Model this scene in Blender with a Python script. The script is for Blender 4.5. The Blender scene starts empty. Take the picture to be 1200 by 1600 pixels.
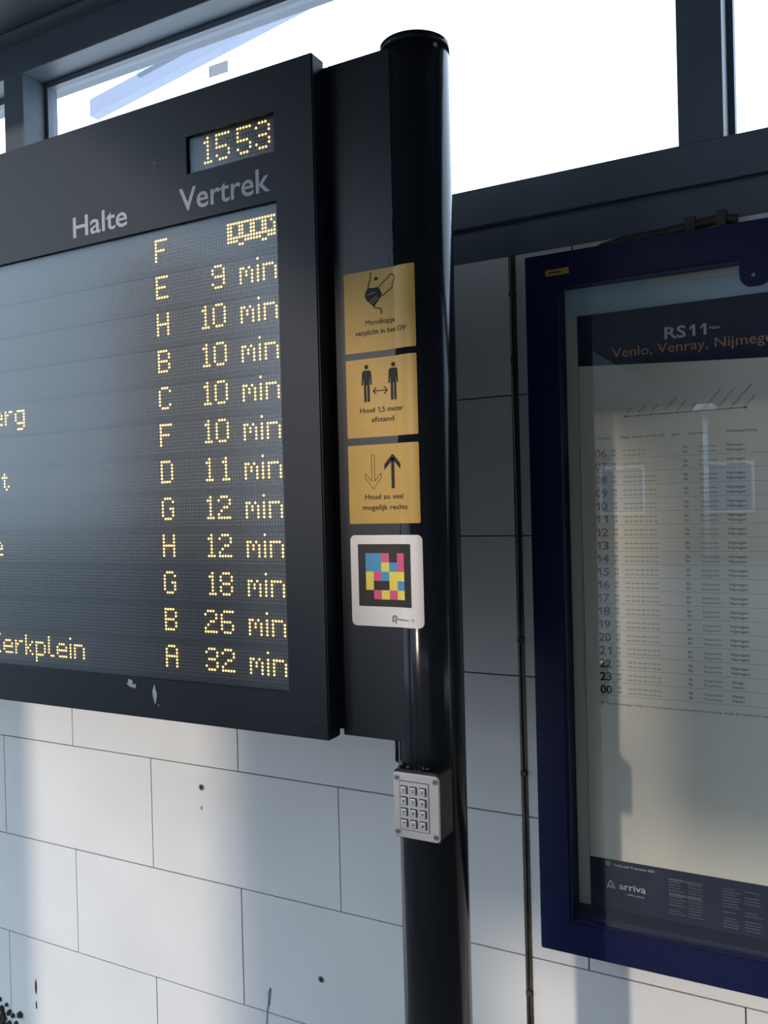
import bpy, bmesh, math, random
from mathutils import Vector, Matrix
random.seed(7)
C = bpy.context.scene.collection
S = bpy.context.scene

# ------------------------------------------------------------------ camera
EYE = 1.6
cd = bpy.data.cameras.new('camera')
cam = bpy.data.objects.new('camera', cd); C.objects.link(cam)
yaw, pitch, roll = math.radians(28.5636), math.radians(-0.3436), math.radians(-1.4584)
f = Vector((-math.sin(yaw)*math.cos(pitch), math.cos(yaw)*math.cos(pitch), math.sin(pitch)))
r0 = Vector((math.cos(yaw), math.sin(yaw), 0)); u0 = r0.cross(f)
r = r0*math.cos(roll)+u0*math.sin(roll); u = -r0*math.sin(roll)+u0*math.cos(roll)
m = Matrix((r, u, -f)).transposed().to_4x4(); m.translation = (0, 0, EYE)
cam.matrix_world = m
cd.sensor_fit = 'HORIZONTAL'; cd.sensor_width = 36; cd.lens = 36*1350/1200
cd.clip_start = 0.05; cd.clip_end = 300
S.camera = cam

# ------------------------------------------------------------------ world, sun, exposure
S.view_settings.view_transform = 'Standard'; S.view_settings.look = 'None'
S.view_settings.gamma = 1; S.view_settings.use_curve_mapping = False
S.view_settings.exposure = 0.0
w = bpy.data.worlds.new('sky'); S.world = w; w.use_nodes = True
nt = w.node_tree; nt.nodes.clear()
tc = nt.nodes.new('ShaderNodeTexCoord'); sx = nt.nodes.new('ShaderNodeSeparateXYZ')
rp = nt.nodes.new('ShaderNodeValToRGB'); bg = nt.nodes.new('ShaderNodeBackground'); wo = nt.nodes.new('ShaderNodeOutputWorld')
rp.color_ramp.elements[0].position = 0.0; rp.color_ramp.elements[0].color = (0.74, 0.86, 1.0, 1)
rp.color_ramp.elements[1].position = 0.8; rp.color_ramp.elements[1].color = (0.55, 0.75, 1.0, 1)
nt.links.new(tc.outputs['Generated'], sx.inputs[0]); nt.links.new(sx.outputs['Z'], rp.inputs[0])
nt.links.new(rp.outputs[0], bg.inputs['Color']); bg.inputs['Strength'].default_value = 3.5
nt.links.new(bg.outputs[0], wo.inputs[0])
sl = bpy.data.lights.new('sun', 'SUN'); sun = bpy.data.objects.new('sun', sl); C.objects.link(sun)
sl.energy = 1.8; sl.angle = math.radians(1.6); sl.color = (1.0, 0.86, 0.72)
SD = Vector((0.27, 1.0, -0.203*1.036)).normalized()      # direction the light travels
sun.rotation_euler = SD.to_track_quat('-Z', 'Y').to_euler()

# ------------------------------------------------------------------ materials
MATS = {}
def mat(name, col, rough=0.5, metal=0.0, spec=0.5, coat=0.0, noise=0.0, nscale=8.0, bump=0.0, bscale=60.0, emit=None, estr=0.0, stretch=None):
    if name in MATS: return MATS[name]
    M = bpy.data.materials.new(name); M.use_nodes = True; MATS[name] = M
    N = M.node_tree; b = N.nodes['Principled BSDF']
    b.inputs['Base Color'].default_value = (*col, 1); b.inputs['Roughness'].default_value = rough
    b.inputs['Metallic'].default_value = metal; b.inputs['Specular IOR Level'].default_value = spec
    b.inputs['Coat Weight'].default_value = coat; b.inputs['Coat Roughness'].default_value = 0.06
    tcn = N.nodes.new('ShaderNodeTexCoord'); vec = tcn.outputs['Object']
    if stretch:
        mp = N.nodes.new('ShaderNodeMapping'); mp.inputs['Scale'].default_value = stretch
        N.links.new(vec, mp.inputs[0]); vec = mp.outputs[0]
    if noise:
        n = N.nodes.new('ShaderNodeTexNoise'); n.inputs['Scale'].default_value = nscale; n.inputs['Detail'].default_value = 5
        N.links.new(vec, n.inputs['Vector'])
        rr = N.nodes.new('ShaderNodeValToRGB')
        rr.color_ramp.elements[0].position = 0.3; rr.color_ramp.elements[1].position = 0.7
        rr.color_ramp.elements[0].color = (*[c*(1-noise) for c in col], 1)
        rr.color_ramp.elements[1].color = (*[min(1, c*(1+noise)) for c in col], 1)
        N.links.new(n.outputs['Fac'], rr.inputs[0]); N.links.new(rr.outputs[0], b.inputs['Base Color'])
        mr = N.nodes.new('ShaderNodeMapRange'); mr.inputs['To Min'].default_value = rough*0.85; mr.inputs['To Max'].default_value = min(1, rough*1.2)
        N.links.new(n.outputs['Fac'], mr.inputs['Value']); N.links.new(mr.outputs[0], b.inputs['Roughness'])
    if bump:
        n2 = N.nodes.new('ShaderNodeTexNoise'); n2.inputs['Scale'].default_value = bscale; n2.inputs['Detail'].default_value = 3
        N.links.new(vec, n2.inputs['Vector'])
        bp = N.nodes.new('ShaderNodeBump'); bp.inputs['Strength'].default_value = bump; bp.inputs['Distance'].default_value = 0.002
        N.links.new(n2.outputs['Fac'], bp.inputs['Height']); N.links.new(bp.outputs[0], b.inputs['Normal'])
    if emit:
        b.inputs['Emission Color'].default_value = (*emit, 1); b.inputs['Emission Strength'].default_value = estr
    return M
def glass(name, rough, ior=1.5, tint=(1, 1, 1), dirt=0.0, dirtcol=(0.6, 0.65, 0.7), gloss=(1, 1, 1)):
    M = bpy.data.materials.new(name); M.use_nodes = True; MATS[name] = M
    N = M.node_tree; N.nodes.clear()
    o = N.nodes.new('ShaderNodeOutputMaterial'); mx = N.nodes.new('ShaderNodeMixShader'); tr = N.nodes.new('ShaderNodeBsdfTransparent')
    gl = N.nodes.new('ShaderNodeBsdfGlossy'); fr = N.nodes.new('ShaderNodeFresnel')
    tr.inputs[0].default_value = (*tint, 1); gl.inputs['Roughness'].default_value = rough; gl.inputs[0].default_value = (*gloss, 1)
    ge = N.nodes.new('ShaderNodeNewGeometry'); mi = N.nodes.new('ShaderNodeMix'); mi.data_type = 'FLOAT'
    mi.inputs['A'].default_value = ior; mi.inputs['B'].default_value = 1/ior      # same reflectance from both faces of the pane
    N.links.new(ge.outputs['Backfacing'], mi.inputs['Factor']); N.links.new(mi.outputs['Result'], fr.inputs['IOR'])
    N.links.new(fr.outputs[0], mx.inputs[0]); N.links.new(tr.outputs[0], mx.inputs[1]); N.links.new(gl.outputs[0], mx.inputs[2])
    out = mx.outputs[0]
    if dirt:
        df = N.nodes.new('ShaderNodeBsdfDiffuse'); df.inputs[0].default_value = (*dirtcol, 1)
        tcn = N.nodes.new('ShaderNodeTexCoord'); mp = N.nodes.new('ShaderNodeMapping'); mp.inputs['Scale'].default_value = (9, 9, 1.5)
        n = N.nodes.new('ShaderNodeTexNoise'); n.inputs['Scale'].default_value = 3; n.inputs['Detail'].default_value = 6
        mr = N.nodes.new('ShaderNodeMapRange'); mr.inputs['From Min'].default_value = 0.45; mr.inputs['From Max'].default_value = 0.85
        mr.inputs['To Min'].default_value = dirt*0.25; mr.inputs['To Max'].default_value = dirt
        N.links.new(tcn.outputs['Object'], mp.inputs[0]); N.links.new(mp.outputs[0], n.inputs['Vector']); N.links.new(n.outputs['Fac'], mr.inputs[0])
        m2 = N.nodes.new('ShaderNodeMixShader'); N.links.new(mr.outputs[0], m2.inputs[0]); N.links.new(out, m2.inputs[1]); N.links.new(df.outputs[0], m2.inputs[2]); out = m2.outputs[0]
    N.links.new(out, o.inputs[0]); return M

TILE = mat('enamel_tile', (0.67, 0.665, 0.66), 0.38, noise=0.05, nscale=3, bump=0.05, bscale=30)
GROUT = mat('dark_grout', (0.10, 0.09, 0.08), 0.9)
STEEL = mat('dark_painted_steel', (0.075, 0.098, 0.125), 0.42, spec=0.4, noise=0.15, nscale=6, bump=0.08, bscale=200)
POLE = mat('black_gloss_paint', (0.008, 0.010, 0.014), 0.14, spec=0.16, coat=0.0, bump=0.04, bscale=25)
PANEL = mat('black_semi_gloss_paint', (0.010, 0.0115, 0.017), 0.32, spec=0.3, bump=0.06, bscale=25)
FRAME = mat('charcoal_powder_coat', (0.007, 0.010, 0.016), 0.45, spec=0.24, bump=0.12, bscale=500)
LEDB = mat('led_board_black', (0.012, 0.012, 0.015), 0.5)
LEDOFF = mat('unlit_led', (0.17, 0.16, 0.15), 0.4)
LEDON = mat('lit_amber_led', (0.9, 0.6, 0.2), 0.5, emit=(1.0, 0.60, 0.17), estr=3.2)
LETTER = mat('grey_lettering', (0.33, 0.34, 0.36), 0.5)
BLUE = mat('blue_case_paint', (0.003, 0.007, 0.050), 0.33, spec=0.35, bump=0.06, bscale=300)
BLUEIN = mat('blue_case_inside', (0.010, 0.017, 0.075), 0.5, spec=0.15)
YEL = mat('yellow_vinyl', (0.47, 0.285, 0.065), 0.36, spec=0.2, noise=0.04, nscale=20)
PRINT = mat('black_print', (0.010, 0.010, 0.012), 0.5, spec=0.15)
WHITEV = mat('white_vinyl', (0.66, 0.61, 0.59), 0.35)
STAIN = mat('stainless_steel', (0.58, 0.52, 0.51), 0.38, metal=0.75, bump=0.03, bscale=300, noise=0.05, nscale=12)
KEYM = mat('stainless_key', (0.72, 0.69, 0.68), 0.25, metal=0.85)
SCREW = mat('steel_screw', (0.35, 0.37, 0.40), 0.25, metal=1.0)
RUBBER = mat('black_rubber', (0.007, 0.007, 0.008), 0.4, noise=0.3, nscale=60, bump=0.6, bscale=60)
PAPER = mat('cream_paper', (0.72, 0.71, 0.62), 0.7, noise=0.03, nscale=2)
PAPER2 = mat('backing_paper', (0.60, 0.61, 0.53), 0.7, noise=0.03, nscale=2)
NAVY = mat('navy_print', (0.010, 0.015, 0.045), 0.7, spec=0.1)
TEAL = mat('grey_back_panel', (0.48, 0.66, 0.78), 0.6, noise=0.05, nscale=4)
PWHITE = mat('white_print', (0.55, 0.55, 0.58), 0.6)
PORANGE = mat('orange_print', (0.55, 0.25, 0.10), 0.6)
PGREEN = mat('green_print', (0.15, 0.30, 0.10), 0.6)
PGREY = mat('grey_print', (0.045, 0.045, 0.05), 0.6)
GLASSD = glass('display_glass', 0.18, 1.29, gloss=(0.70, 0.88, 1.0))
GLASSP = glass('poster_glass', 0.012, 1.55, dirt=0.025, dirtcol=(0.45, 0.47, 0.5))
GLASSW = glass('window_glass', 0.01, 1.45, dirt=0.03, dirtcol=(0.8, 0.9, 1.0))
JOINT = mat('brown_metal_strip', (0.10, 0.085, 0.07), 0.4, metal=0.6, noise=0.3, nscale=20)
TAPE = mat('torn_tape', (0.35, 0.37, 0.39), 0.4, noise=0.5, nscale=60)
HOSE = mat('dark_brown_cable', (0.035, 0.032, 0.028), 0.6, noise=0.3, nscale=30)
SOFFIT = mat('dark_ceiling_panel', (0.035, 0.042, 0.052), 0.5, noise=0.1, nscale=3)
TRIM = mat('grey_blue_trim', (0.10, 0.125, 0.16), 0.45)
PAVE = mat('grey_paving', (0.24, 0.225, 0.20), 0.85, noise=0.15, nscale=2)
SAND = mat('sandy_render', (0.36, 0.30, 0.22), 0.8, noise=0.1, nscale=1.5)
BRICK = mat('brown_brick', (0.22, 0.13, 0.09), 0.85, noise=0.25, nscale=10)
WINB = mat('window_dark_glass', (0.22, 0.25, 0.28), 0.25)
RED = mat('red_fascia', (0.5, 0.06, 0.05), 0.5)
WHITE = mat('white_paint', (0.7, 0.7, 0.68), 0.5)
PALEB = glass('pale_blue_roofing', 0.3, 1.3, tint=(0.46, 0.47, 0.52))
SHEETM = glass('pale_roof_sheet', 0.3, 1.3, tint=(0.60, 0.66, 0.64))
CY = mat('sticker_cyan', (0.03, 0.22, 0.42), 0.35); MG = mat('sticker_magenta', (0.60, 0.05, 0.14), 0.35)
YL = mat('sticker_yellow', (0.70, 0.55, 0.05), 0.35); BK = mat('sticker_black', (0.025, 0.02, 0.02), 0.4, spec=0.2)
MATTBLACK = mat('matt_black', (0.02, 0.018, 0.015), 0.9)  # near-black for grooves, sockets, holes and streaks
PENCIL = mat('purple_scribble', (0.25, 0.22, 0.28), 0.8)
MOSS = mat('dark_moss', (0.03, 0.035, 0.02), 0.95, noise=0.5, nscale=60)

# ------------------------------------------------------------------ helpers
def link(name, me, mt, parent=None):
    o = bpy.data.objects.new(name, me); C.objects.link(o)
    if mt is not None and not me.materials: me.materials.append(mt)
    if parent: o.parent = parent
    return o
def thing(name, label, cat, group=None):
    o = bpy.data.objects.new(name, None); C.objects.link(o); o.empty_display_size = 0.05
    o['label'] = label; o['category'] = cat
    if group: o['group'] = group
    return o
def tag(o, label, cat, group=None):
    o['label'] = label; o['category'] = cat
    if group: o['group'] = group
    return o
def struct(o): o['kind'] = 'structure'; return o
def add_box(bm, x0, x1, y0, y1, z0, z1):
    v = [bm.verts.new((x, y, z)) for x in (x0, x1) for y in (y0, y1) for z in (z0, z1)]
    for q in ((0, 1, 3, 2), (4, 6, 7, 5), (0, 4, 5, 1), (2, 3, 7, 6), (0, 2, 6, 4), (1, 5, 7, 3)):
        bm.faces.new([v[i] for i in q])
def mesh(bm, name, smooth=False):
    bmesh.ops.recalc_face_normals(bm, faces=bm.faces)
    me = bpy.data.meshes.new(name); bm.to_mesh(me); bm.free()
    if smooth:
        for p in me.polygons: p.use_smooth = True
    return me
def box(name, x0, x1, y0, y1, z0, z1, mt, parent=None, bev=0.0, seg=2):
    bm = bmesh.new(); add_box(bm, x0, x1, y0, y1, z0, z1)
    if bev: bmesh.ops.bevel(bm, geom=bm.edges[:], offset=bev, segments=seg, affect='EDGES', profile=0.6)
    return link(name, mesh(bm, name), mt, parent)
def cyl(bm, p0, p1, rad, n=24, rad2=None):
    p0, p1 = Vector(p0), Vector(p1); d = p1-p0
    q = Vector((0, 0, 1)).rotation_difference(d).to_matrix().to_4x4()
    q.translation = (p0+p1)/2
    bmesh.ops.create_cone(bm, cap_ends=True, segments=n, radius1=rad, radius2=rad if rad2 is None else rad2, depth=d.length, matrix=q)
def cylo(name, p0, p1, rad, mt, parent=None, n=24, smooth=True, rad2=None):
    bm = bmesh.new(); cyl(bm, p0, p1, rad, n, rad2); me = mesh(bm, name)
    if smooth:
        for p in me.polygons: p.use_smooth = len(p.vertices) == 4
    return link(name, me, mt, parent)
def tube(name, pts, rad, mt, parent=None, n=8):
    cu = bpy.data.curves.new(name, 'CURVE'); cu.dimensions = '3D'; cu.bevel_depth = rad; cu.bevel_resolution = 2; cu.use_fill_caps = True
    sp = cu.splines.new('POLY'); sp.points.add(len(pts)-1)
    for i, p in enumerate(pts): sp.points[i].co = (*p, 1)
    o = bpy.data.objects.new('tmp', cu); me = bpy.data.meshes.new_from_object(o); bpy.data.objects.remove(o)
    for p in me.polygons: p.use_smooth = True
    me.materials.clear()
    return link(name, me, mt, parent)
def ring_prism(name, outer, inner, y0, y1, mt, parent=None, bev=0):
    """rectangular ring in XZ: outer/inner = (x0,x1,z0,z1)"""
    bm = bmesh.new(); V = {}
    for key, (a, b, c, d) in (('o', outer), ('i', inner)):
        for y in (y0, y1):
            V[key, y] = [bm.verts.new(p) for p in ((a, y, c), (b, y, c), (b, y, d), (a, y, d))]
    for k in range(4):
        j = (k+1) % 4
        for y in (y0, y1): bm.faces.new((V['o', y][k], V['o', y][j], V['i', y][j], V['i', y][k]))
        for key in 'oi': bm.faces.new((V[key, y0][k], V[key, y0][j], V[key, y1][j], V[key, y1][k]))
    if bev:
        bmesh.ops.recalc_face_normals(bm, faces=bm.faces)
        bmesh.ops.bevel(bm, geom=[e for e in bm.edges if e.calc_face_angle(0) > 0.5], offset=bev, segments=2, affect='EDGES')
    return link(name, mesh(bm, name), mt, parent)
def rrect(x0, x1, z0, z1, rad, n=6):
    o = []
    for cx, cz, a in ((x1-rad, z1-rad, 0), (x0+rad, z1-rad, 90), (x0+rad, z0+rad, 180), (x1-rad, z0+rad, 270)):
        for i in range(n+1):
            t = math.radians(a+90*i/n); o.append((cx+rad*math.cos(t), cz+rad*math.sin(t)))
    return o
def prism(name, pts, y0, y1, mt, parent=None, bev=0):
    """polygon in XZ extruded from y0 to y1"""
    bm = bmesh.new()
    a = [bm.verts.new((x, y0, z)) for x, z in pts]; b = [bm.verts.new((x, y1, z)) for x, z in pts]
    bm.faces.new(a); bm.faces.new(b)
    for i in range(len(pts)):
        j = (i+1) % len(pts); bm.faces.new((a[i], a[j], b[j], b[i]))
    if bev:
        es = [e for e in bm.edges if abs(e.verts[0].co.y-y0) < 1e-7 and abs(e.verts[1].co.y-y0) < 1e-7]
        bmesh.ops.bevel(bm, geom=es, offset=bev, segments=2, affect='EDGES')
    return link(name, mesh(bm, name), mt, parent)
_gc = {}
def glyph(c, bold):
    if c in 'MW': bold = 0.0
    if (c, bold) not in _gc:
        if c == '1':      # a one with a flag
            h = CAP0; t = 0.085+bold*2; w_ = glyph('0', bold)[3]
            V = [(0.30-t/2, 0), (0.30+t/2, 0), (0.30+t/2, h), (0.30-t/2, h), (0.30-t/2, h), (0.10, h-0.17), (0.10, h-0.17-t*1.15), (0.30-t/2, h-t*1.25)]
            _gc[c, bold] = (V, [(0, 1, 2, 3), (4, 5, 6, 7)], 0.0, w_)
        else:
            H = raw('H', bold)[2]; ah = raw('HH', bold)[2]-H
            adv = raw('H'+c+'H', bold)[2]-H-ah
            if c == ' ': _gc[c, bold] = ([], [], 0, adv)
            else:
                V, Pp, W = raw(c, bold); _gc[c, bold] = (V, Pp, raw('H'+c, bold)[2]-W-ah, adv)
    return _gc[c, bold]
def textmesh(s, bold=0.0):
    V = []; Pp = []; x = 0
    for c in s:
        v, p, off, adv = glyph(c, bold); b = len(V)
        V += [(a+off+x, q) for a, q in v]; Pp += [tuple(i+b for i in f_) for f_ in p]; x += adv
    x0 = min(v[0] for v in V); x1 = max(v[0] for v in V)
    return [(v[0]-x0, v[1]) for v in V], Pp, x1-x0
def raw(s, bold=0.0):
    cu = bpy.data.curves.new('t', 'FONT'); cu.body = s; cu.size = 1; cu.extrude = 0; cu.offset = bold; cu.resolution_u = 3
    o = bpy.data.objects.new('tmp', cu); C.objects.link(o)
    bpy.context.view_layer.update()
    dg = bpy.context.evaluated_depsgraph_get(); me = bpy.data.meshes.new_from_object(o.evaluated_get(dg))
    bpy.data.objects.remove(o); bpy.data.curves.remove(cu)
    V = [(v.co.x, v.co.y) for v in me.vertices]; P = [tuple(p.vertices) for p in me.polygons]; bpy.data.meshes.remove(me)
    x0 = min(v[0] for v in V); x1 = max(v[0] for v in V)
    return [(v[0]-x0, v[1]) for v in V], P, x1-x0
CAP0 = CAP = max(v[1] for v in raw('H')[0])
class Ink:
    """collects flat print (lettering, rules, symbols) lying on an XZ surface"""
    def __init__(s): s.v = []; s.f = []
    def text(s, t, x, z, cap, width=None, align='l', bold=0.0, ang=0.0, shear=0):
        V, P, W = textmesh(t, bold)
        sz = cap/CAP; sxx = sz if width is None else width/W
        off = {'l': 0, 'c': -W*sxx/2, 'r': -W*sxx}[align]; b = len(s.v); c, n = math.cos(ang), math.sin(ang)
        for a, q in V:
            px, pz = a*sxx+off, q*sz
            s.v.append((x+px*c-pz*n, z+px*n+pz*c))
        s.f += [tuple(i+b for i in p) for p in P]
        return W*sxx
    def poly(s, pts):
        b = len(s.v); s.v += pts; s.f.append(tuple(range(b, b+len(pts))))
    def rect(s, x0, x1, z0, z1): s.poly([(x0, z0), (x1, z0), (x1, z1), (x0, z1)])
    def line(s, pts, wd):
        for (a, b), (c, d) in zip(pts, pts[1:]):
            L = math.hypot(c-a, d-b) or 1; nx, nz = -(d-b)/L*wd/2, (c-a)/L*wd/2
            s.poly([(a+nx, b+nz), (a-nx, b-nz), (c-nx, d-nz), (c+nx, d+nz)])
    def disc(s, x, z, rad, n=16): s.poly([(x+rad*math.cos(2*math.pi*i/n), z+rad*math.sin(2*math.pi*i/n)) for i in range(n)])
    def build(s, name, y, mt, parent, warp=None, cut=0.004):
        me = bpy.data.meshes.new(name)
        if warp:
            me.from_pydata([(x, 0, z) for x, z in s.v], [], s.f); bm = bmesh.new(); bm.from_mesh(me)
            x0 = min(v[0] for v in s.v); x1 = max(v[0] for v in s.v)
            k = math.floor(x0/cut)*cut
            while k < x1:
                bmesh.ops.bisect_plane(bm, geom=bm.verts[:]+bm.edges[:]+bm.faces[:], plane_co=(k, 0, 0), plane_no=(1, 0, 0)); k += cut
            for v in bm.verts: v.co = warp(v.co.x, v.co.z, y)
            bm.normal_update()
            bm.to_mesh(me); bm.free()
        else: me.from_pydata([(x, y, z) for x, z in s.v], [], s.f)
        me.update()
        return link(name, me, mt, parent)

# ================================================================== THE SETTING
WY = 1.755                                   # face of the tiled wall
wall = box('wall_back', -6.0, 5.0, WY+0.004, WY+0.20, 0.0, 2.18, GROUT); struct(wall)
grid = [-1.1+0.6*k for k in range(-6, 10)]
k = 0; z = 0.0
zs = [0.0, 0.031, 0.331, 0.631, 0.931, 1.231, 1.531, 1.831, 2.131]
for row in range(1, 8):
    z0, z1 = zs[row]+0.0015, zs[row+1]-0.0015
    off = -0.3 if row % 2 == 0 else 0.0       # rows 1,3,5.. on the -1.1 grid
    for gx in grid:
        x0, x1 = gx+off+0.0015, gx+off+0.6-0.0015
        if x1 < -4.6 or x0 > 3.2: continue
        segs = [(x0, x1)]
        if x0 < -0.63 < x1: segs = [(x0, -0.638), (-0.622, x1)]
        for a, b in segs:
            if b-a < 0.02: continue
            y = WY - random.uniform(0, 0.0006)
            t = box('tile', a, b, y, WY+0.006, z0, z1, TILE, wall)
# transom: steel rails and mullions with glass between
t1 = box('trim_1', -6, 5, 1.735, 1.90, 2.197, 2.2768, STEEL, bev=0.002); struct(t1)       # sill beam
t2 = box('trim_2', -6, 5, 1.752, 1.90, 2.127, 2.197, STEEL, bev=0.001); struct(t2)        # lower rail set back
t3 = box('trim_3', -6, 5, 1.735, 1.90, 2.895, 2.985, STEEL, bev=0.002); struct(t3)        # head beam
t4 = box('trim_4', -6, 5, 1.700, 1.90, 2.985, 3.06, TRIM); struct(t4)
for i, x in enumerate((-6.0, -4.066, -2.1525, -0.2417, 1.672, 3.585)):
    mm = box('mullion', x-0.0408, x+0.0408, 1.735, 1.86, 2.2768, 2.895, STEEL, t3, bev=0.002)
for i, (a, b) in enumerate(((-4.025, -2.1933), (-2.1117, -0.2825), (-0.2009, 1.631), (1.713, 3.544))):
    wdw = struct(thing('window_%d' % (i+1), 'high transom window pane between steel mullions', 'window'))
    del wdw['category']
    ring_prism('frame', (a, b, 2.2768, 2.895), (a+0.012, b-0.012, 2.289, 2.880), 1.815, 1.85, TRIM, wdw)
    box('pane', a+0.012, b-0.012, 1.826, 1.834, 2.289, 2.880, GLASSW, wdw)
# ceiling of the canopy, made of long panels
ceil = box('ceiling', -2.12, 25.0, -6.1, 1.70, 3.03, 3.12, SOFFIT); struct(ceil)
box('ceiling_panel', -7.0, -2.12, 0.5, 1.70, 3.0, 3.12, SOFFIT, ceil)
for i in range(13):
    box('ceiling_panel', -2.12, 25.0, -6.1+0.6*i+0.006, -6.1+0.6*(i+1)-0.006, 3.0, 3.03, SOFFIT, ceil)
fl = box('floor', -70, 70, -70, 1.755, -0.2, 0.0, PAVE); struct(fl)
fo = box('wall_fascia', -2.50, 25.0, -6.3, -6.1, 2.60, 3.6, STEEL); struct(fo)  # unseen canopy edge, height and left end shaped to cut sun and sky
hs = thing('sun_block_box', 'plain dark box on a bracket, added beside the far pillar to block the sun', 'sun blocker')  # added box that keeps the sun off the wall beside the pole
box('block_box', -2.83, -2.56, -6.05, -5.9, 2.30, 2.78, STEEL, hs); box('bracket', -2.72, -2.67, -6.1, -5.95, 2.78, 3.0, STEEL, hs)
fw = box('wall_sky_block', 2.6, 25.0, -6.9, -6.7, 0, 3.2, BRICK); struct(fw)  # unseen wall added to close off the sky at right front
# unseen pillars added on the street side to cast shade on the wall
def pillar(x0, x1, y0, y1, label):
    t = thing('shade_pillar', label, 'pillar')
    b = box('shaft', x0, x1, y0, y1, 0.12, 3.0, BRICK, t); box('plinth', x0-0.02, x1+0.02, y0-0.02, y1+0.02, 0, 0.12, PAVE, t)
    return t
pillar(-3.46, -2.83, -6.09, -5.7, 'brown brick pillar under the canopy edge, added unseen to shade the wall')
pillar(-3.62, -3.12, -1.7, -1.3, 'brown brick pillar nearer the wall, added behind the viewer to shade it, mirrored in the display glass')
# station building across the paving
bd = thing('station_building', 'low sandy building across the square, mirrored in the poster glass', 'building')
box('wall', -16, 22, -30, -22, 0, 4.25, SAND, bd); box('roof', -16.3, 22.3, -30.3, -21.7, 4.25, 4.4, SAND, bd)
for i in range(13):
    x = -15.25+2.9*i
    wn = box('window', x, x+1.3, -22.05, -21.95, 1.2, 2.6, WHITE, bd); box('pane', x+0.08, x+1.22, -21.96, -21.93, 1.28, 2.52, WINB, wn)
box('shop_fascia', -2.0, 3.5, -22.1, -21.85, 2.75, 3.1, RED, bd)
box('doorway', -1.2, 0.2, -22.1, -21.96, 0, 2.3, WINB, bd)
lp = thing('street_lamp', 'white street lamp on a thin pole, mirrored in the poster glass', 'lamp')
cylo('pole', (-2.6, -15, 0), (-2.6, -15, 3.5), 0.05, WHITE, lp); cylo('lamp_head', (-2.6, -15, 3.35), (-2.6, -15, 3.6), 0.28, WHITE, lp, rad2=0.08)
# pale roof edge beyond the left transom window
pb = thing('canopy_roof_edge', 'pale blue translucent roof edge outside, seen through the left transom window', 'roof')
def slab(name, p0, p1, up, th, mt, parent):
    p0, p1, up, th = Vector(p0), Vector(p1), Vector(up), Vector(th)
    bm = bmesh.new(); v = [bm.verts.new(q+a+b) for q in (p0, p1) for a in (Vector(), up) for b in (Vector(), th)]
    for q in ((0, 1, 3, 2), (4, 6, 7, 5), (0, 4, 5, 1), (2, 3, 7, 6), (0, 2, 6, 4), (1, 5, 7, 3)): bm.faces.new([v[i] for i in q])
    return link(name, mesh(bm, name), mt, parent)
slab('gutter', (-6.42, 6.05, 5.45), (-2.0, 6.05, 6.06), (0, 0, 0.16), (0, 0.1, 0), PALEB, pb)
slab('roof_sheet', (-5.9, 6.15, 5.75), (-2.0, 6.15, 6.29), (0.1, 0, 0.30), (0, 0.05, 0), SHEETM, pb)

# ================================================================== DEPARTURE BOARD
BX0, BX1, BZ0, BZ1, BY = -2.85, -0.7475, 1.226, 2.3305, 1.17
OX0, OX1, OZ0, OZ1 = -2.74, -0.8235, 1.2985, 2.1075
CX0, CX1, CZ0, CZ1 = -1.0115, -0.8245, 2.1885, 2.2535
board = thing('departure_board', 'wide dark grey electronic departure board with rows of amber dot lettering', 'departure board')
# front frame plate with two openings, built as a grid of cells
bm = bmesh.new()
xs = [BX0, OX0, CX0, OX1, BX1]; zz = [BZ0, OZ0, OZ1, CZ0, CZ1, BZ1]
xs = [BX0, OX0, CX0, CX1, OX1, BX1]
vt = {}
def vv(i, j, y):
    if (i, j, y) not in vt: vt[i, j, y] = bm.verts.new((xs[i], y, zz[j]))
    return vt[i, j, y]
solid = {}
for i in range(5):
    for j in range(5):
        hole = (j == 1 and 1 <= i <= 3) or (j == 3 and i == 2)
        solid[i, j] = not hole
Y0, Y1 = BY, BY+0.036
for (i, j), sflag in solid.items():
    if not sflag: continue
    for y in (Y0, Y1): bm.faces.new((vv(i, j, y), vv(i+1, j, y), vv(i+1, j+1, y), vv(i, j+1, y)))
    for di, dj, a, b in ((-1, 0, (i, j), (i, j+1)), (1, 0, (i+1, j), (i+1, j+1)), (0, -1, (i, j), (i+1, j)), (0, 1, (i, j+1), (i+1, j+1))):
        if not solid.get((i+di, j+dj), False):
            bm.faces.new((vv(*a, Y0), vv(*b, Y0), vv(*b, Y1), vv(*a, Y1)))
bmesh.ops.recalc_face_normals(bm, faces=bm.faces)
es = [e for e in bm.edges if all(abs(v.co.x-BX1) < 1e-6 or abs(v.co.x-BX0) < 1e-6 or abs(v.co.z-BZ0) < 1e-6 or abs(v.co.z-BZ1) < 1e-6 for v in e.verts) and len(e.link_faces) == 2 and e.calc_face_angle(0) > 1]
bmesh.ops.bevel(bm, geom=es, offset=0.0025, segments=3, affect='EDGES')
frame = link('front_frame', mesh(bm, 'front_frame'), FRAME, board)
box('rear_housing', BX0+0.03, -0.7429, Y1, 1.30, 1.238, 2.3195, PANEL, board)
box('led_panel', OX0-0.02, OX1+0.01, 1.1815, 1.19, OZ0-0.01, OZ1+0.012, LEDB, board)
box('clock_panel', CX0-0.004, CX1+0.004, 1.1815, 1.19, CZ0-0.004, CZ1+0.004, LEDB, board)
box('display_glass', OX0-0.001, OX1-0.0006, 1.1745, 1.1765, OZ0, OZ1, GLASSD, board)
box('clock_glass', CX0, CX1, 1.1745, 1.1765, CZ0, CZ1, GLASSD, board)
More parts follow.
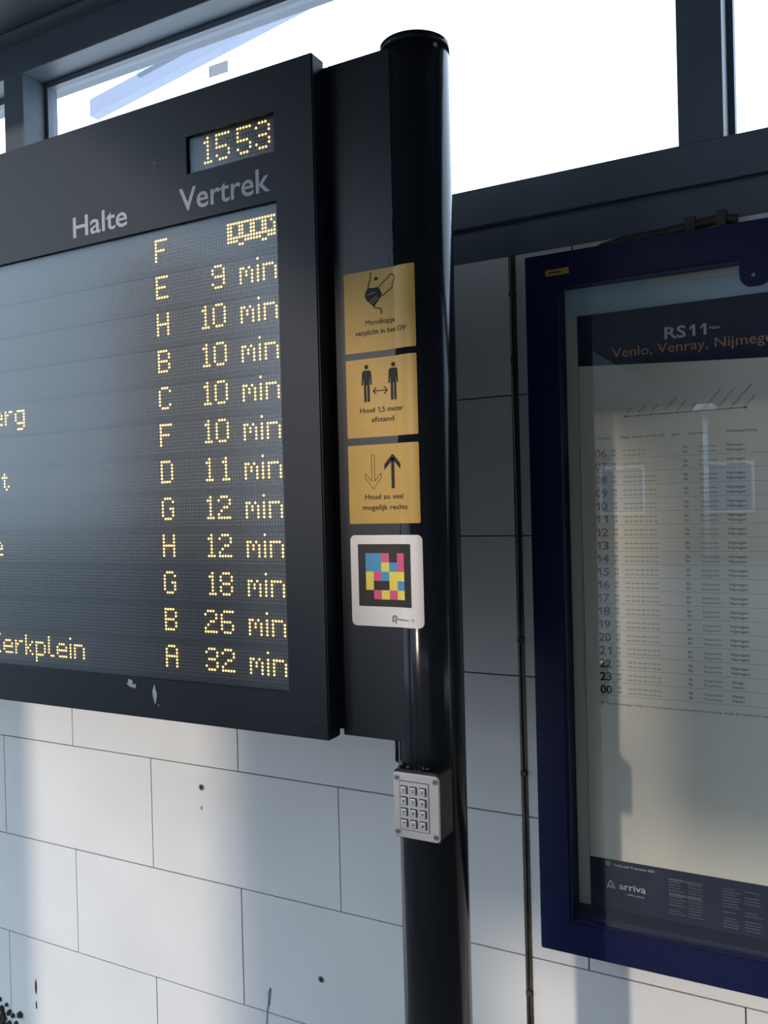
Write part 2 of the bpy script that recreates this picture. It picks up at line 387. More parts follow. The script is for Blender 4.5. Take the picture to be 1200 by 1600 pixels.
# dark joints between the LED modules
bm = bmesh.new()
P = 0.00604; XL = -0.8352; ROW0 = 2.0885; RP = 0.0663
for k in range(12):
    zt = ROW0-RP*k-9.4*P
    add_box(bm, OX0, OX1, 1.1805, 1.1815, zt-0.004, zt-0.0005)
link('module_joint', mesh(bm, 'module_joint'), mat('module_grey', (0.018, 0.018, 0.021), 0.5), board)

G = {
 '0': ['.###.', '#...#', '#...#', '#...#', '#...#', '#...#', '.###.'],
 '1': ['...#.', '..##.', '...#.', '...#.', '...#.', '...#.', '..###'],
 '2': ['.###.', '#...#', '....#', '..##.', '.#...', '#....', '#####'],
 '3': ['.###.', '#...#', '....#', '.###.', '....#', '#...#', '.###.'],
 '5': ['#####', '#....', '#....', '####.', '....#', '#...#', '.###.'],
 '6': ['.####', '#....', '#....', '####.', '#...#', '#...#', '.###.'],
 '8': ['.###.', '#...#', '#...#', '.###.', '#...#', '#...#', '.###.'],
 '9': ['.###.', '#...#', '#...#', '.####', '....#', '#...#', '.###.'],
 'A': ['.###.', '#...#', '#...#', '#####', '#...#', '#...#', '#...#'],
 'B': ['####.', '#...#', '#...#', '####.', '#...#', '#...#', '####.'],
 'C': ['.###.', '#...#', '#....', '#....', '#....', '#...#', '.###.'],
 'D': ['####.', '#...#', '#...#', '#...#', '#...#', '#...#', '####.'],
 'E': ['#####', '#....', '#....', '####.', '#....', '#....', '#####'],
 'F': ['#####', '#....', '#....', '####.', '#....', '#....', '#....'],
 'G': ['.###.', '#...#', '#....', '#..##', '#...#', '#...#', '.###.'],
 'H': ['#...#', '#...#', '#...#', '#####', '#...#', '#...#', '#...#'],
 'K': ['#..#', '#.#.', '##..', '#...', '##..', '#.#.', '#..#'],
 'm': ['.....', '.....', '##.#.', '#.#.#', '#.#.#', '#...#', '#...#'],
 'i': ['#', '.', '#', '#', '#', '#', '#'],
 'n': ['.....', '.....', '####.', '#...#', '#...#', '#...#', '#...#'],
 'e': ['.....', '.....', '.###.', '#...#', '#####', '#....', '.####'],
 'r': ['....', '....', '#.##', '##..', '#...', '#...', '#...'],
 'g': ['.....', '.....', '.####', '#...#', '#...#', '#...#', '.####', '....#', '.###.'],
 'k': ['#...', '#...', '#..#', '#.#.', '##..', '#.#.', '#..#'],
 'p': ['.....', '.....', '####.', '#...#', '#...#', '#...#', '####.', '#....', '#....'],
 'l': ['#..', '#..', '#..', '#..', '#..', '#..', '.##'],
 't': ['....', '.#..', '###.', '.#..', '.#..', '.#.#', '..#.'],
 ' ': ['....'],
 '^': ['#################', '##..##..##..##..#', '##..##..##..##...', '##..##..##..##..#', '#################', '####..######..###', '....##......##...'],
}
G['^'] = ['#################', '##..##..##..##.#.', '##..##..##..##..#', '##..##..##..##..#', '#################', '####..######..###', '....##......##...']
def glyphs(s):
    """columns list right-aligned: returns (dots, width)"""
    dots = []; x = 0
    for ch in s:
        g = G[ch]; wdt = len(g[0])
        for rr_, line in enumerate(g):
            for cc, c in enumerate(line):
                if c == '#': dots.append((x+cc, rr_))
        x += wdt+1
    return dots, x-1
def dotmesh(name, pts, rad, mt, parent, y=1.1795, n=6):
    V = []; F_ = []
    for x, z in pts:
        b = len(V); V += [(x+rad*math.cos(2*math.pi*i/n), y, z+rad*math.sin(2*math.pi*i/n)) for i in range(n)]
        V.append((x, y-0.0009, z))
        F_ += [(b+i, b+(i+1) % n, b+n) for i in range(n)]
    me = bpy.data.meshes.new(name); me.from_pydata(V, [], F_); me.update()
    return link(name, me, mt, parent)
lit = set()
def led(name, s, xr, line, parent=board, px=P, pz=P, z0=None):
    dots, wd = glyphs(s); zt = ROW0-RP*line if z0 is None else z0
    pts = [(xr-(wd-1-c)*px, zt-rr_*pz) for c, rr_ in dots]
    return dotmesh(name, pts, 0.00215, LEDON, parent)
stops = 'FEHBCFDGHGBA'; mins = [None, 9, 10, 10, 10, 10, 11, 12, 12, 18, 26, 32]
for k in range(12):
    led('stop_letter', stops[k], -1.0965+4*P+(0.0007*0), k)
    if k == 0: led('bus_symbol', '^', XL, 0)
    else:
        led('departure_time', 'min', XL, k)
        led('departure_time', str(mins[k]), XL-18*P, k)
led('destination_text', 'Kerkplein', -1.3075, 11)
led('destination_text', 'erg', -1.4585, 4)
led('destination_text', 't', -1.5095, 6)
led('destination_text', 'e', -1.5350, 8)
# clock 15 53
for s, c in (('3', 0), ('5', -6), ('5', -13), ('1', -19)):
    led('clock_digit', s, -0.8415+c*0.0065, 0, px=0.0065, pz=0.0070, z0=2.2465)
# the unlit matrix: far too many dots to count
V = []; F_ = []
q = 0.00095
for k in range(12):
    for rr_ in range(9):
        zc = ROW0-RP*k-rr_*P
        for c in range(314):
            xc = XL-c*P
            b = len(V); V += [(xc-q, 1.1812, zc-q), (xc+q, 1.1812, zc-q), (xc+q, 1.1812, zc+q), (xc-q, 1.1812, zc+q)]; F_.append((b, b+1, b+2, b+3))
me = bpy.data.meshes.new('unlit_dots'); me.from_pydata(V, [], F_); me.update()
un = link('unlit_dots', me, LEDOFF, board); un['kind'] = 'stuff'
V = []; F_ = []
for rr_ in range(9):
    for c in range(28):
        xc = -0.8415-c*0.0065; zc = 2.2465-rr_*0.0070+0.0070*0.5*0
        b = len(V); V += [(xc-q, 1.1812, zc-q), (xc+q, 1.1812, zc-q), (xc+q, 1.1812, zc+q), (xc-q, 1.1812, zc+q)]; F_.append((b, b+1, b+2, b+3))
me = bpy.data.meshes.new('unlit_clock_dots'); me.from_pydata(V, [], F_); me.update()
un2 = link('unlit_clock_dots', me, LEDOFF, board); un2['kind'] = 'stuff'
ik = Ink(); ik.text('Halte', -1.2940, 2.1258, 0.0375, width=0.1395, bold=0.012); ik.build('header_lettering', BY-0.0004, LETTER, board)
ik = Ink(); ik.text('Vertrek', -1.0300, 2.1262, 0.0385, width=0.1950, bold=0.012); ik.build('header_lettering', BY-0.0004, LETTER, board)
# torn tape scraps and chips
def scrap(cx, cz, w_, h_, seed, parent, mt=TAPE, y=BY, n=9):
    rg = random.Random(seed)
    pts = [(cx+w_/2*math.cos(2*math.pi*i/n)*rg.uniform(.55, 1), cz+h_/2*math.sin(2*math.pi*i/n)*rg.uniform(.55, 1)) for i in range(n)]
    return prism('tape_scrap', pts, y-0.0008, y, mt, parent)
scrap(-1.178, 1.287, 0.020, 0.018, 1, board); scrap(-1.168, 1.282, 0.012, 0.010, 5, board)
scrap(-1.1187, 1.2725, 0.012, 0.040, 2, board); scrap(-1.110, 1.2525, 0.004, 0.005, 3, board)
box('chip', -1.0885, -1.0850, BY-0.0003, BY, 2.2120, 2.2260, LEDB, board)
box('chip', -1.0850, -1.0800, BY-0.0003, BY, 2.2225, 2.2260, LEDB, board)
cylo('rivet', (-0.7795, BY-0.0008, 1.2446), (-0.7795, BY, 1.2446), 0.0028, FRAME, board, n=12)

# ================================================================== POLE with bracket panel
PX, PY, PR = -0.60752, 1.25763, 0.05493
PANY = PY-0.921*PR
pole = thing('support_pole', 'glossy black round steel pole with side plate carrying the departure board', 'pole')
cylo('tube', (PX, PY, 0), (PX, PY, 2.32856), PR, POLE, pole, n=96)
cp = cylo('cap', (PX, PY, 2.3247), (PX, PY, 2.33627), PR+0.00116, POLE, pole, n=96)
cylo('base_flange', (PX, PY, 0), (PX, PY, 0.01446), 0.10601, POLE, pole, n=48)
cylo('rivet', (PX+0.04867, PY-0.02747, 2.31603), (PX+0.05059, PY-0.02843, 2.31603), 0.00385, SCREW, pole, n=12)
box('side_plate', -0.74253, PX-0.01446, PANY, PY+0.04337, 1.22792, 2.32065, PANEL, pole, bev=0.00145)
# weld bead where plate meets tube
pts = []; rg = random.Random(4)
zc = 1.22792
while zc < 2.31796:
    pts.append((PX-0.02168+rg.uniform(-0.00087, 0.00087), PANY+0.00058+rg.uniform(-0.00029, 0.00019), zc)); zc += 0.00578
tube('weld_seam', pts, 0.00096, PANEL, pole)
tube('weld_seam', [(PX-0.05156, PY-0.02313, z_) for z_ in (1.18561, 1.20006, 1.21452, 1.22792)], 0.00289, mat('grey_sealant', (0.09, 0.09, 0.09), 0.6), pole)
for i, (x, z_) in enumerate(((-0.6399, 2.02885), (-0.63701, 2.01921), (-0.63893, 1.99512), (-0.63797, 1.98548))):
    o = scrap(x, z_, 0.00578, 0.00964, 20+i, pole, mat('dry_paint_drip', (0.06, 0.065, 0.07), 0.7), PANY); o.name = 'paint_drip'

def warp(x, z, d):
    """wraps flat sheet coords (x along sheet) over plate and tube; d = lift"""
    xt = PX-0.3887*PR                      # where plate touches tube
    if x <= xt: return Vector((x, PANY-d, z))
    a0 = -math.radians(22.87); a = a0+(x-xt)/PR
    blend = min(1, (x-xt)/0.00578)
    return Vector((PX+(PR+d)*math.sin(a), PY-(PR+d)*math.cos(a), z))
# sheet x range: -0.72037 .. -0.72037+0.12962
SX0, SW = -0.72037, 0.12962
def sheet(name, pts, d, mt, parent):
    ik_ = Ink(); ik_.poly(pts); return ik_.build(name, d, mt, parent, warp=warp)
GS = 'warning stickers on the pole'
def yellow(zb, zt, label):
    s = thing('warning_sticker', label, 'sticker')
    sheet('vinyl_sheet', rrect(SX0, SX0+SW, zb, zt, 0.00193, 2), 0.00058, YEL, s)
    return s
CXS = SX0+SW/2
# 1 mask
s1 = yellow(1.84815, 1.97729, 'yellow square sticker with a face mask symbol, top of the stack on the pole')
ik = Ink()
ik.text('Mondkapje', CXS+0.00096, 1.89104, 0.0079, width=0.05397, align='c', bold=0.005)
ik.text('verplicht in het OV', CXS+0.00193, 1.87562, 0.0079, width=0.09492, align='c', bold=0.010)
ik.build('lettering', 0.00096, PRINT, s1, warp=warp)
def T1(px, py):   # mask symbol traced in a small unit box, units = mm from sheet's left/top
    return (SX0+px/1037.7, 1.97729-py/1037.7)
ik = Ink()
ik.poly([T1(*q_) for q_ in ((46, 29), (67, 29.5), (72, 41), (74, 42), (57, 61), (50, 55), (43, 48), (40, 42), (41, 36))])
ik.line([T1(*q_) for q_ in ((46, 29), (48, 22), (51, 15), (52, 8), (51, 5), (53, 3))], 0.00154)
ik.line([T1(*q_) for q_ in ((56, 60), (60, 63), (66, 64), (70, 66), (71, 71), (70, 74))], 0.00183)
ik.line([T1(*q_) for q_ in ((67, 29.5), (76, 22), (84, 17), (86, 13), (91, 11), (96, 15), (96, 22), (92, 27), (92, 33), (89, 35), (82, 39), (74, 45))], 0.00135)
ik.disc(*T1(62, 15), 0.00308)
ik.build('mask_symbol', 0.00096, PRINT, s1, warp=warp)
ik = Ink(); ik.line([T1(45, 40), T1(60, 37)], 0.00077); ik.line([T1(48, 52), T1(63, 44)], 0.00077); ik.line([T1(52, 56), T1(66, 47)], 0.00077)
ik.build('mask_fold_lines', 0.00125, YEL, s1, warp=warp)
# 2 distance
s2 = yellow(1.71179, 1.83755, 'yellow square sticker with two standing figures and a double arrow, middle of the stack')
ik = Ink()
ik.text('Houd 1,5 meter', CXS, 1.7513, 0.0079, width=0.07999, align='c', bold=0.010)
ik.text('afstand', CXS+0.00096, 1.73588, 0.0079, width=0.04048, align='c', bold=0.010)
ik.build('lettering', 0.00096, PRINT, s2, warp=warp)
def man(cx, zt):
    ik = Ink(); ik.disc(cx, zt-0.00405, 0.00366)
    ik.poly([(cx-0.00819, zt-0.01205), (cx-0.0053, zt-0.00944), (cx+0.0053, zt-0.00944), (cx+0.00819, zt-0.01205), (cx+0.00944, zt-0.03277), (cx+0.00694, zt-0.03325), (cx+0.00559, zt-0.01735), (cx+0.0053, zt-0.03277), (cx-0.0053, zt-0.03277), (cx-0.00559, zt-0.01735), (cx-0.00694, zt-0.03325), (cx-0.00944, zt-0.03277)])
    ik.rect(cx-0.0052, cx-0.00077, zt-0.05975, zt-0.03277); ik.rect(cx+0.00077, cx+0.0052, zt-0.05975, zt-0.03277)
    return ik
man(SX0+0.03807, 1.8284).build('figure_symbol', 0.00096, PRINT, s2, warp=warp)
man(SX0+0.08673, 1.8284).build('figure_symbol', 0.00096, PRINT, s2, warp=warp)
ik = Ink(); zc = 1.78503; xa, xb = SX0+0.04963, SX0+0.07517
ik.line([(xa, zc), (xb, zc)], 0.00154)
for x, sg in ((xa, 1), (xb, -1)): ik.line([(x+sg*0.00578, zc+0.00578), (x, zc), (x+sg*0.00578, zc-0.00578)], 0.00173)
ik.build('double_arrow', 0.00096, PRINT, s2, warp=warp)
# 3 keep right
s3 = yellow(1.5735, 1.69974, 'yellow square sticker with an outlined down arrow and a solid up arrow')
ik = Ink()
ik.text('Houd zo veel', CXS+0.00048, 1.61253, 0.0079, width=0.07035, align='c', bold=0.010)
ik.text('mogelijk rechts', CXS+0.00193, 1.59566, 0.0079, width=0.08384, align='c', bold=0.010)
ik.build('lettering', 0.00096, PRINT, s3, warp=warp)
ik = Ink(); xu = SX0+0.08143
ik.rect(xu-0.0027, xu+0.0027, 1.62891, 1.6771)
ik.poly([(xu, 1.68384), (xu+0.01494, 1.66746), (xu+0.01494, 1.65879), (xu, 1.6742), (xu-0.01494, 1.65879), (xu-0.01494, 1.66746)])
ik.build('up_arrow', 0.00096, PRINT, s3, warp=warp)
ik = Ink(); xd = SX0+0.04578; lw = 0.00067
O = [(xd-0.0027, 1.68384), (xd+0.0027, 1.68384), (xd+0.0027, 1.64144), (xd+0.01446, 1.65397), (xd+0.01494, 1.64722), (xd, 1.62891), (xd-0.01494, 1.64722), (xd-0.01446, 1.65397), (xd-0.0027, 1.64144), (xd-0.0027, 1.68384)]
ik.line(O, lw); ik.build('down_arrow_outline', 0.00096, PRINT, s3, warp=warp)
# 4 white sticker with the coloured block pattern
s4 = thing('colour_code_sticker', 'white rounded sticker with a black square of cyan, pink and yellow blocks', 'sticker')
WZ0, WZ1 = 1.40919, 1.55519
sheet('vinyl_sheet', rrect(SX0, SX0+0.13155, WZ0, WZ1, 0.00867, 5), 0.00058, WHITEV, s4)
bx0, bx1, bz0, bz1 = SX0+0.01397, SX0+0.11131, 1.44099, 1.54073
ik = Ink(); ik.rect(bx0, bx1, bz0, bz1); ik.build('black_square', 0.00096, BK, s4, warp=warp)
code = ['CCM.M', 'CCYCM', 'YMCYY', 'Y..YC', '.MYMY']
cw, ch = 0.01426, 0.01474; gx0, gz1 = SX0+0.02795, 1.52628
for key, mt_, nm in (('C', CY, 'cyan_blocks'), ('M', MG, 'pink_blocks'), ('Y', YL, 'yellow_blocks')):
    ik = Ink()
    for j, line in enumerate(code):
        for i, c in enumerate(line):
            if c == key: ik.rect(gx0+cw*i, gx0+cw*(i+1), gz1-ch*(j+1), gz1-ch*j)
    ik.build(nm, 0.00135, mt_, s4, warp=warp)
ik = Ink()
lx, lz = SX0+0.07854, 1.42316
ring = [(lx+0.00405*math.cos(math.radians(a)), lz+0.00405*math.sin(math.radians(a))) for a in range(-60, 241, 30)]
ik.line(ring, 0.00135); ik.line([(lx-0.00096, lz-0.00337), (lx-0.00482, lz-0.00578)], 0.00135); ik.line([(lx+0.00096, lz-0.00193), (lx+0.00193, lz-0.00867)], 0.00116); ik.disc(lx, lz+0.00096, 0.00116)
ik.text('NaviLens', lx+0.00675, 1.41979, 0.00328, width=0.02024, bold=0.006)
ring = [(SX0+0.11227+0.00212*math.cos(math.radians(a)), 1.42172+0.00212*math.sin(math.radians(a))) for a in range(0, 361, 45)]; ik.line(ring, 0.00048)
ik.build('logo_print', 0.00096, PRINT, s4, warp=warp)

# ================================================================== KEYPAD
kp = thing('steel_keypad', 'small brushed metal keypad with twelve square keys, fixed low on the pole', 'keypad')
KX0, KX1, KZ0, KZ1, KY = -0.63074, -0.55365, 1.09406, 1.19332, 1.16608
prism('faceplate', rrect(KX0, KX1, KZ0, KZ1, 0.00578, 4), KY, KY+0.00385, STAIN, kp, bev=0.00096)
prism('housing', rrect(KX0+0.00048, KX1-0.00096, KZ0-0.00096, KZ1+0.00385, 0.00578, 4), KY+0.00385, KY+0.05011, RUBBER, kp)
box('keypad_inset', -0.61918, -0.57099, KY-0.00058, KY, 1.10707, 1.18031, STAIN, kp)
ring_prism('inset_groove', (-0.62014, -0.57003, 1.1061, 1.18127), (-0.61918, -0.57099, 1.10707, 1.18031), KY-0.00019, KY+0.00048, MATTBLACK, kp)
ring_prism('gasket', (KX0+0.00096, KX1-0.00048, KZ0-0.00145, KZ1+0.00145), (KX0+0.00964, KX1-0.00964, KZ0+0.00964, KZ1-0.00964), KY+0.00337, KY+0.00626, RUBBER, kp)
chars = ['1', '2', '3', '4', '5', '6', '7', '8', '9', '*', '0', '#']
for i in range(12):
    cx = -0.61195+0.0159*(i % 3); cz = 1.16778-0.01686*(i//3)
    ring_prism('key_socket', (cx-0.00597, cx+0.00597, cz-0.00636, cz+0.00636), (cx-0.00482, cx+0.00482, cz-0.0052, cz+0.0052), KY-0.00087, KY-0.00019, MATTBLACK, kp)
    kk = prism('key', rrect(cx-0.00482, cx+0.00482, cz-0.0052, cz+0.0052, 0.00145, 3), KY-0.00385, KY, KEYM, kp, bev=0.00077)
    ik = Ink(); ik.text(chars[i], cx, cz-0.00212, 0.00424, align='c', bold=0.01); ik.build('digit', KY-0.00414, PRINT, kk)
for x in (KX0+0.00626, KX1-0.00626):
    for z_ in (KZ0+0.00819, KZ1-0.00819):
        ws = cylo('washer', (x, KY-0.00058, z_), (x, KY, z_), 0.00443, SCREW, kp, n=20)
        sc = cylo('screw', (x, KY-0.00212, z_), (x, KY, z_), 0.00328, SCREW, kp, n=20); cylo('hex_socket', (x, KY-0.00241, z_), (x, KY-0.00202, z_), 0.00135, MATTBLACK, sc, n=6)
bm = bmesh.new(); rg = random.Random(9)
for i in range(26):
    x = rg.uniform(KX0+0.00193, -0.55413); z_ = KZ1+rg.uniform(-0.00096, 0.00675); y = rg.uniform(1.17186, 1.19788)
    bmesh.ops.create_icosphere(bm, subdivisions=1, radius=rg.uniform(0.00193, 0.0053), matrix=Matrix.Translation((x, y, z_)))
for i in range(10):
    a = rg.uniform(0.8, 1.25); bmesh.ops.create_icosphere(bm, subdivisions=1, radius=rg.uniform(0.00193, 0.00385), matrix=Matrix.Translation((PX+PR*math.sin(a), PY-PR*math.cos(a), KZ1+rg.uniform(.000, 0.00771))))
link('sealant', mesh(bm, 'sealant', True), RUBBER, kp)['kind'] = 'stuff'
cylo('cable', (PX-0.04337, PY-0.04048, 1.19332), (PX-0.04337, PY-0.04048, 1.22792), 0.00241, RUBBER, kp, n=10)

# ================================================================== POSTER CASE on the wall
FY = 1.665
case = thing('poster_case', 'deep blue metal display case with a glass door, fixed to the tiled wall', 'display case')
ring_prism('case_frame', (-0.5712, 0.440, 0.7045, 2.0918), (-0.5095, 0.378, 0.7690, 2.0262), FY, FY+0.022, BLUE, case, bev=0.0018)
ring_prism('inner_lip', (-0.5125, 0.381, 0.766, 2.0292), (-0.5065, 0.375, 0.772, 2.0232), FY+0.004, FY+0.016, mat('case_gasket', (0.012, 0.020, 0.07), 0.4, spec=0.2), case)
ring_prism('case_side', (-0.566, 0.435, 0.710, 2.086), (-0.514, 0.383, 0.7772, 2.034), FY+0.022, WY-0.001, BLUEIN, case)
box('back_panel', -0.514, 0.383, 1.744, 1.750, 0.762, 2.034, TEAL, case)
box('door_glass', -0.5075, 0.376, FY+0.008, FY+0.012, 0.771, 2.0242, GLASSP, case)
lk = prism('lock', rrect(-0.172, -0.120, 1.975, 2.034, 0.020, 6), FY-0.0025, FY+0.007, BLUE, case, bev=0.001)
cylo('lock_cylinder', (-0.1485, FY-0.006, 1.993), (-0.1485, FY-0.002, 1.993), 0.0035, SCREW, lk, n=14)
box('white_strip', -0.345, -0.180, 1.735, 1.739, 2.019, 2.031, WHITE, case)  # plain white strip along the top of the back panel
yl = box('yellow_label', -0.5287, -0.4812, FY-0.0008, FY-0.0001, 2.0475, 2.0595, YEL)
tag(yl, 'tiny yellow label with fine print on the blue case, near its top left corner', 'label')
ik = Ink()
for i in range(8): ik.rect(-0.5215+0.0032*i, -0.5215+0.0032*i+0.0022, 2.0515, 2.0550)
ik.build('fine_print', FY-0.0012, PRINT, yl)

# poster
po = thing('timetable_poster', 'large cream train timetable poster with navy header and footer, inside the blue case', 'poster')
QY = 1.735
box('backing_sheet', -0.512, 0.375, QY+0.002, QY+0.004, 0.7775, 1.975, PAPER2, po)
box('poster_sheet', -0.4872, 0.3535, QY, QY+0.0012, 0.7770, 1.9760, PAPER, po)
ik = Ink(); ik.rect(-0.4874, -0.4866, 0.777, 1.976); ik.build('sheet_edge', QY-0.0002, PGREY, po)
ik = Ink()
n = 20; top = [(-0.4872, 1.9760), (0.3535, 1.9760)]
low = [(0.3535-0.8407*i/n, 1.8745-0.034*(1-i/n)**1.0-0.012*math.sin(math.pi*i/n)*0.3) for i in range(n+1)]
ik.poly(top+low); ik.build('navy_header', QY-0.0003, NAVY, po)
ik = Ink(); ik.rect(-0.4866, 0.3535, 0.7770, 0.8788); ik.build('navy_footer', QY-0.0003, NAVY, po)
ik = Ink(); ik.text('RS11', -0.3165, 1.9110, 0.0215, width=0.0770, bold=0.022); ik.text('Naar', -0.2340, 1.9200, 0.0060, width=0.0200, bold=0.01)
ik.build('header_lettering', QY-0.0006, PWHITE, po)
ik = Ink(); ik.text('Venlo, Venray, Nijmegen', -0.4180, 1.8850, 0.0185, width=0.3080, bold=0.0); ik.build('header_lettering', QY-0.0006, PORANGE, po)
# route diagram
ik = Ink(); ra, rb = (-0.3945, 1.7665), (-0.1740, 1.7680); ik.line([ra, rb], 0.0016)
st = ['Venlo', 'Blerick', 'Venray', 'Vierlingsbeek', 'Boxmeer', 'Cuijk', 'Mook-Molenhoek', 'Nijmegen Goffert', 'Nijmegen Heyendaal', 'Nijmegen']
for i, nm in enumerate(st):
    x = ra[0]+(rb[0]-ra[0])*i/(len(st)-1); ik.disc(x, ra[1]+0.0002*i, 0.0028 if i in (0, 9) else 0.0018, 10)
    ik.text(nm, x+0.003, 1.7720, 0.0042, ang=math.radians(48))
ik.build('route_diagram', QY-0.0005, PGREY, po)
# timetable rows
ik_n = Ink(); ik_s = Ink(); ik_l = Ink()
RP2 = (1.6950-1.2215)/18
heads = (('Vertrektijd', -0.4560, 0.0330), ('Dagen waarop de trein rijdt', -0.4040, 0.0830), ('Spoor', -0.3080, 0.0170), ('Soort trein', -0.2780, 0.0330), ('Eindbestemming', -0.2080, 0.0520))
for t_, x, wd in heads: ik_s.text(t_, x, 1.7235, 0.0052, width=wd, bold=0.012)
lowc = [('05', '35'), ('08', '38')]
for i in range(19):
    zc = 1.6950-RP2*i; hr = '%02d' % ((6+i) % 24)
    ik_n.text(hr, -0.4572, zc-0.0078, 0.0158, width=0.0235, bold=0.028)
    a, b = ('03', '33') if i > 1 else ('08', '38')
    for s_, dz in ((a, 0.0028), (b, -0.0062)):
        zb = zc+dz
        ik_s.text(s_, -0.4240, zb, 0.0048, width=0.0085, bold=0.012)
        ik_l.text('ma di wo do vr' + (' za zo' if i > 1 else ''), -0.4020, zb, 0.0040, width=0.0640 if i > 1 else 0.045, bold=0.006)
        ik_s.text('3b', -0.2870, zb, 0.0048, width=0.0085, bold=0.012)
        ik_l.text('Stoptrein', -0.2580, zb, 0.0046, width=0.0320, bold=0.004)
        ik_s.text('Nijmegen' if not (i >= 17 and (dz < 0 or i == 18)) else 'Venlo', -0.2090, zb, 0.0050, width=0.0320 if i < 17 else 0.022, bold=0.012)
    ik_l.rect(-0.4572, 0.30, zc-0.0112, zc-0.0107)
ik_n.build('hour_numbers', QY-0.0005, PRINT, po); ik_s.build('timetable_lettering', QY-0.0005, PGREY, po)
ik_l.build('timetable_fine_print', QY-0.0005, mat('soft_grey_print', (0.13, 0.13, 0.125), 0.6), po)
ik = Ink(); ik.disc(-0.4540, 1.1945, 0.0022, 10); ik.build('footnote_dot', QY-0.0005, PORANGE, po)
ik = Ink(); ik.text('Tijdens feestdagen rijden er treinen volgens een gewijzigde dienstregeling. Bekijk de reisplanner voor actuele informatie over uw reis.', -0.4470, 1.1920, 0.0040, width=0.40, bold=0.004)
ik.build('footnote', QY-0.0005, PGREY, po)
# footer
ik = Ink(); ik.text('arriva', -0.4290, 0.8220, 0.0130, width=0.0520, bold=0.006)
ik.text('a DB company', -0.4130, 0.8120, 0.0035, width=0.0330)
ik.text('Geldig vanaf 13 december 2020', -0.4395, 0.8665, 0.0042, width=0.0800, bold=0.008)
ex, ez = -0.4460, 0.8200
ik.line([(ex-0.0070, ez), (ex-0.001, ez+0.0150), (ex+0.0020, ez+0.0150), (ex+0.0085, ez)], 0.0026)
ik.line([(ex-0.0025, ez), (ex+0.0015, ez+0.0075), (ex+0.0055, ez+0.0015), (ex-0.0040, ez+0.0050)], 0.0018)
ik.build('logo', QY-0.0006, PWHITE, po)
ik = Ink(); ik.disc(-0.4505, 0.8702, 0.0058, 18); ik.build('green_dot', QY-0.0007, PGREEN, po)
ik = Ink(); rg = random.Random(3)
for x0, rows in ((-0.3325, 13), (-0.2960, 13), (-0.2330, 14), (-0.1950, 14), (-0.11, 12), (0.0, 12), (0.1, 14)):
    for k in range(rows):
        if rg.random() < 0.12: continue
        zl = 0.8600-0.0056*k; x = x0; xe = x0+0.0300*rg.uniform(.7, 1.05)
        while x < xe:
            ww = rg.uniform(.002, .006); ik.rect(x, min(x+ww, xe), zl, zl+0.0011); x += ww+0.0011
ik.rect(-0.3325, -0.270, 0.8585, 0.8600); ik.rect(-0.3325, -0.272, 0.8295, 0.8310)
ik.build('footer_fine_print', QY-0.0006, mat('dim_print', (0.14, 0.15, 0.18), 0.6), po)

# ================================================================== odds on the wall
jt = thing('joint_strip', 'thin vertical brown metal joint strip running down the tiles beside the blue case', 'trim strip')
box('channel', -0.6375, -0.6225, WY-0.0015, WY+0.003, 0.0, 2.125, JOINT, jt)
tube('cable', [(-0.6315+0.0012*math.sin(z_*9), WY-0.004, z_) for z_ in [0.02+0.05*i for i in range(43)]], 0.0022, JOINT, jt)
for z_ in (2.04, 1.9, 1.305, 1.02, 0.55): box('clip', -0.636, -0.624, WY-0.008, WY-0.002, z_, z_+0.010, HOSE, jt)
hb = thing('cable_bundle', 'dark brown cable bundle clamped along the top of the blue case', 'cable')
tube('cable', [(-0.432+0.001*i*0, 1.712, 2.098)] + [(-0.41+0.025*i, 1.712-0.002*math.sin(i*1.3), 2.103+0.0016*i+0.001*math.sin(i)) for i in range(9)] + [(-0.178, 1.712, 2.112)], 0.0095, HOSE, hb)
tube('cable', [(-0.43+0.03*i, 1.725, 2.108+0.0012*i+0.0015*math.sin(i*2)) for i in range(9)], 0.006, HOSE, hb)
box('clamp', -0.268, -0.250, 1.698, 1.735, 2.093, 2.127, HOSE, hb, bev=0.001); box('clamp', -0.214, -0.196, 1.698, 1.735, 2.096, 2.130, HOSE, hb, bev=0.001)
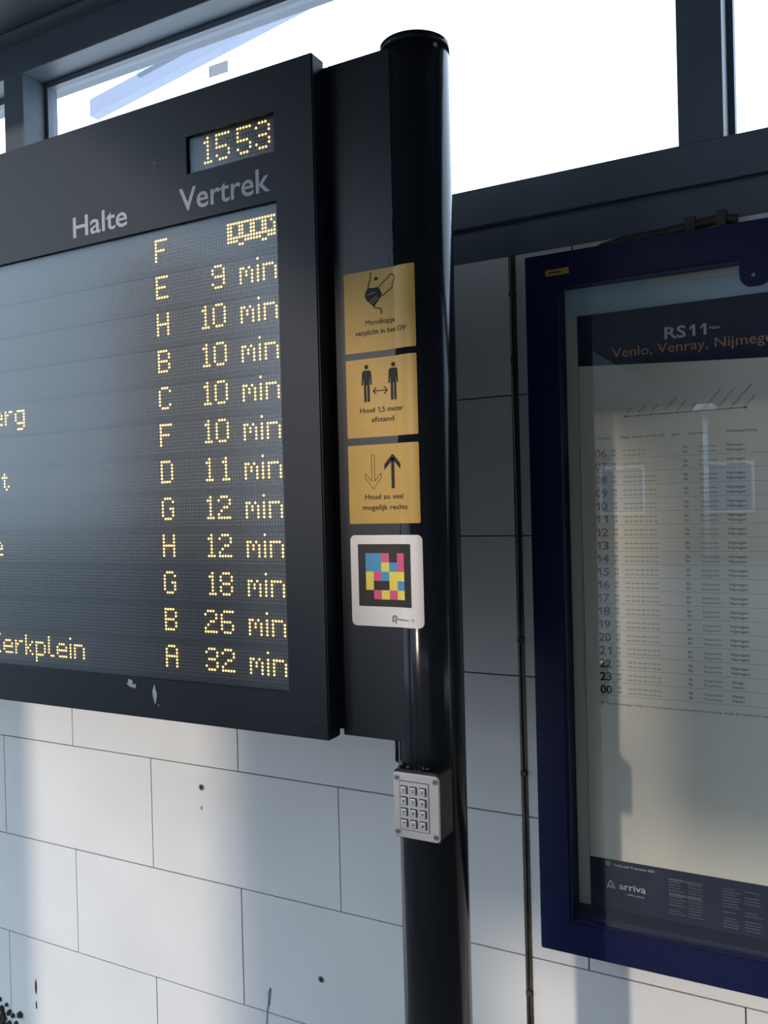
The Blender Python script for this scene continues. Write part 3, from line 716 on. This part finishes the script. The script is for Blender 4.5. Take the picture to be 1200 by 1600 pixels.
def hole(x, z_, rad, label):
    t = thing('drill_hole', label, 'hole')
    cylo('dark_hole', (x, WY-0.0016, z_), (x, WY+0.001, z_), rad*0.62, MATTBLACK, t, n=14)
    bm = bmesh.new(); rg = random.Random(int(x*1000))
    n = 14; a = [bm.verts.new((x+rad*math.cos(2*math.pi*i/n)*rg.uniform(.85, 1.15), WY-0.0013, z_+rad*math.sin(2*math.pi*i/n)*rg.uniform(.85, 1.15))) for i in range(n)]
    bm.faces.new(a); link('chipped_rim', mesh(bm, 'rim'), mat('chipped_grey', (0.16, 0.14, 0.12), 0.9), t)
hole(-1.5228, 0.8746, 0.0085, 'dark drill hole in a tile below the board, the upper one')
hole(-1.1622, 0.4540, 0.0080, 'dark drill hole in a tile lower down, left of the pole')
def mark(name, pts, mt, label, cat, wd=0.003):
    ik_ = Ink(); ik_.line(pts, wd); o = ik_.build(name, WY-0.0012, mt, None); return tag(o, label, cat)
tag(scrap(-1.5240, 0.8203, 0.006, 0.012, 31, None, mat('chipped_grey', (0.16, 0.14, 0.12), 0.9), WY-0.0006), 'small grey chip under the upper drill hole', 'chip').name = 'tile_chip'
tag(scrap(-2.186, 0.185, 0.010, 0.055, 33, None, MATTBLACK, WY-0.0006), 'short black paint streak on the tile at lower left', 'stain').name = 'paint_streak'
tag(scrap(-2.186, 0.130, 0.006, 0.030, 35, None, MATTBLACK, WY-0.0006), 'faint dark dribble right below the black streak', 'stain').name = 'paint_streak'
mark('pen_scribble', [(-1.330, 0.300), (-1.326, 0.340), (-1.318, 0.372), (-1.315, 0.395), (-1.322, 0.380), (-1.320, 0.350)], PENCIL, 'faint purple pen scribble on the tile near the bottom edge', 'scribble', 0.004)
bm = bmesh.new(); rg = random.Random(12)
for i in range(90):
    a, b = rg.gauss(0, .045), abs(rg.gauss(0, .04)); bmesh.ops.create_icosphere(bm, subdivisions=1, radius=rg.uniform(.004, .012), matrix=Matrix.Translation((-2.37+a, WY-0.002, 0.02+b)))
ms = link('moss_patch', mesh(bm, 'moss_patch'), MOSS); ms['kind'] = 'stuff'; tag(ms, 'dark mossy dirt growing low on the tiles at the bottom left corner', 'moss')
gs = box('window_label', -1.492, -1.428, 1.8245, 1.8258, 2.758, 2.788, glass('grey_sticker', 0.4, 1.2, tint=(0.44, 0.43, 0.42)))
tag(gs, 'small grey sticker on the transom window glass above the board', 'sticker')
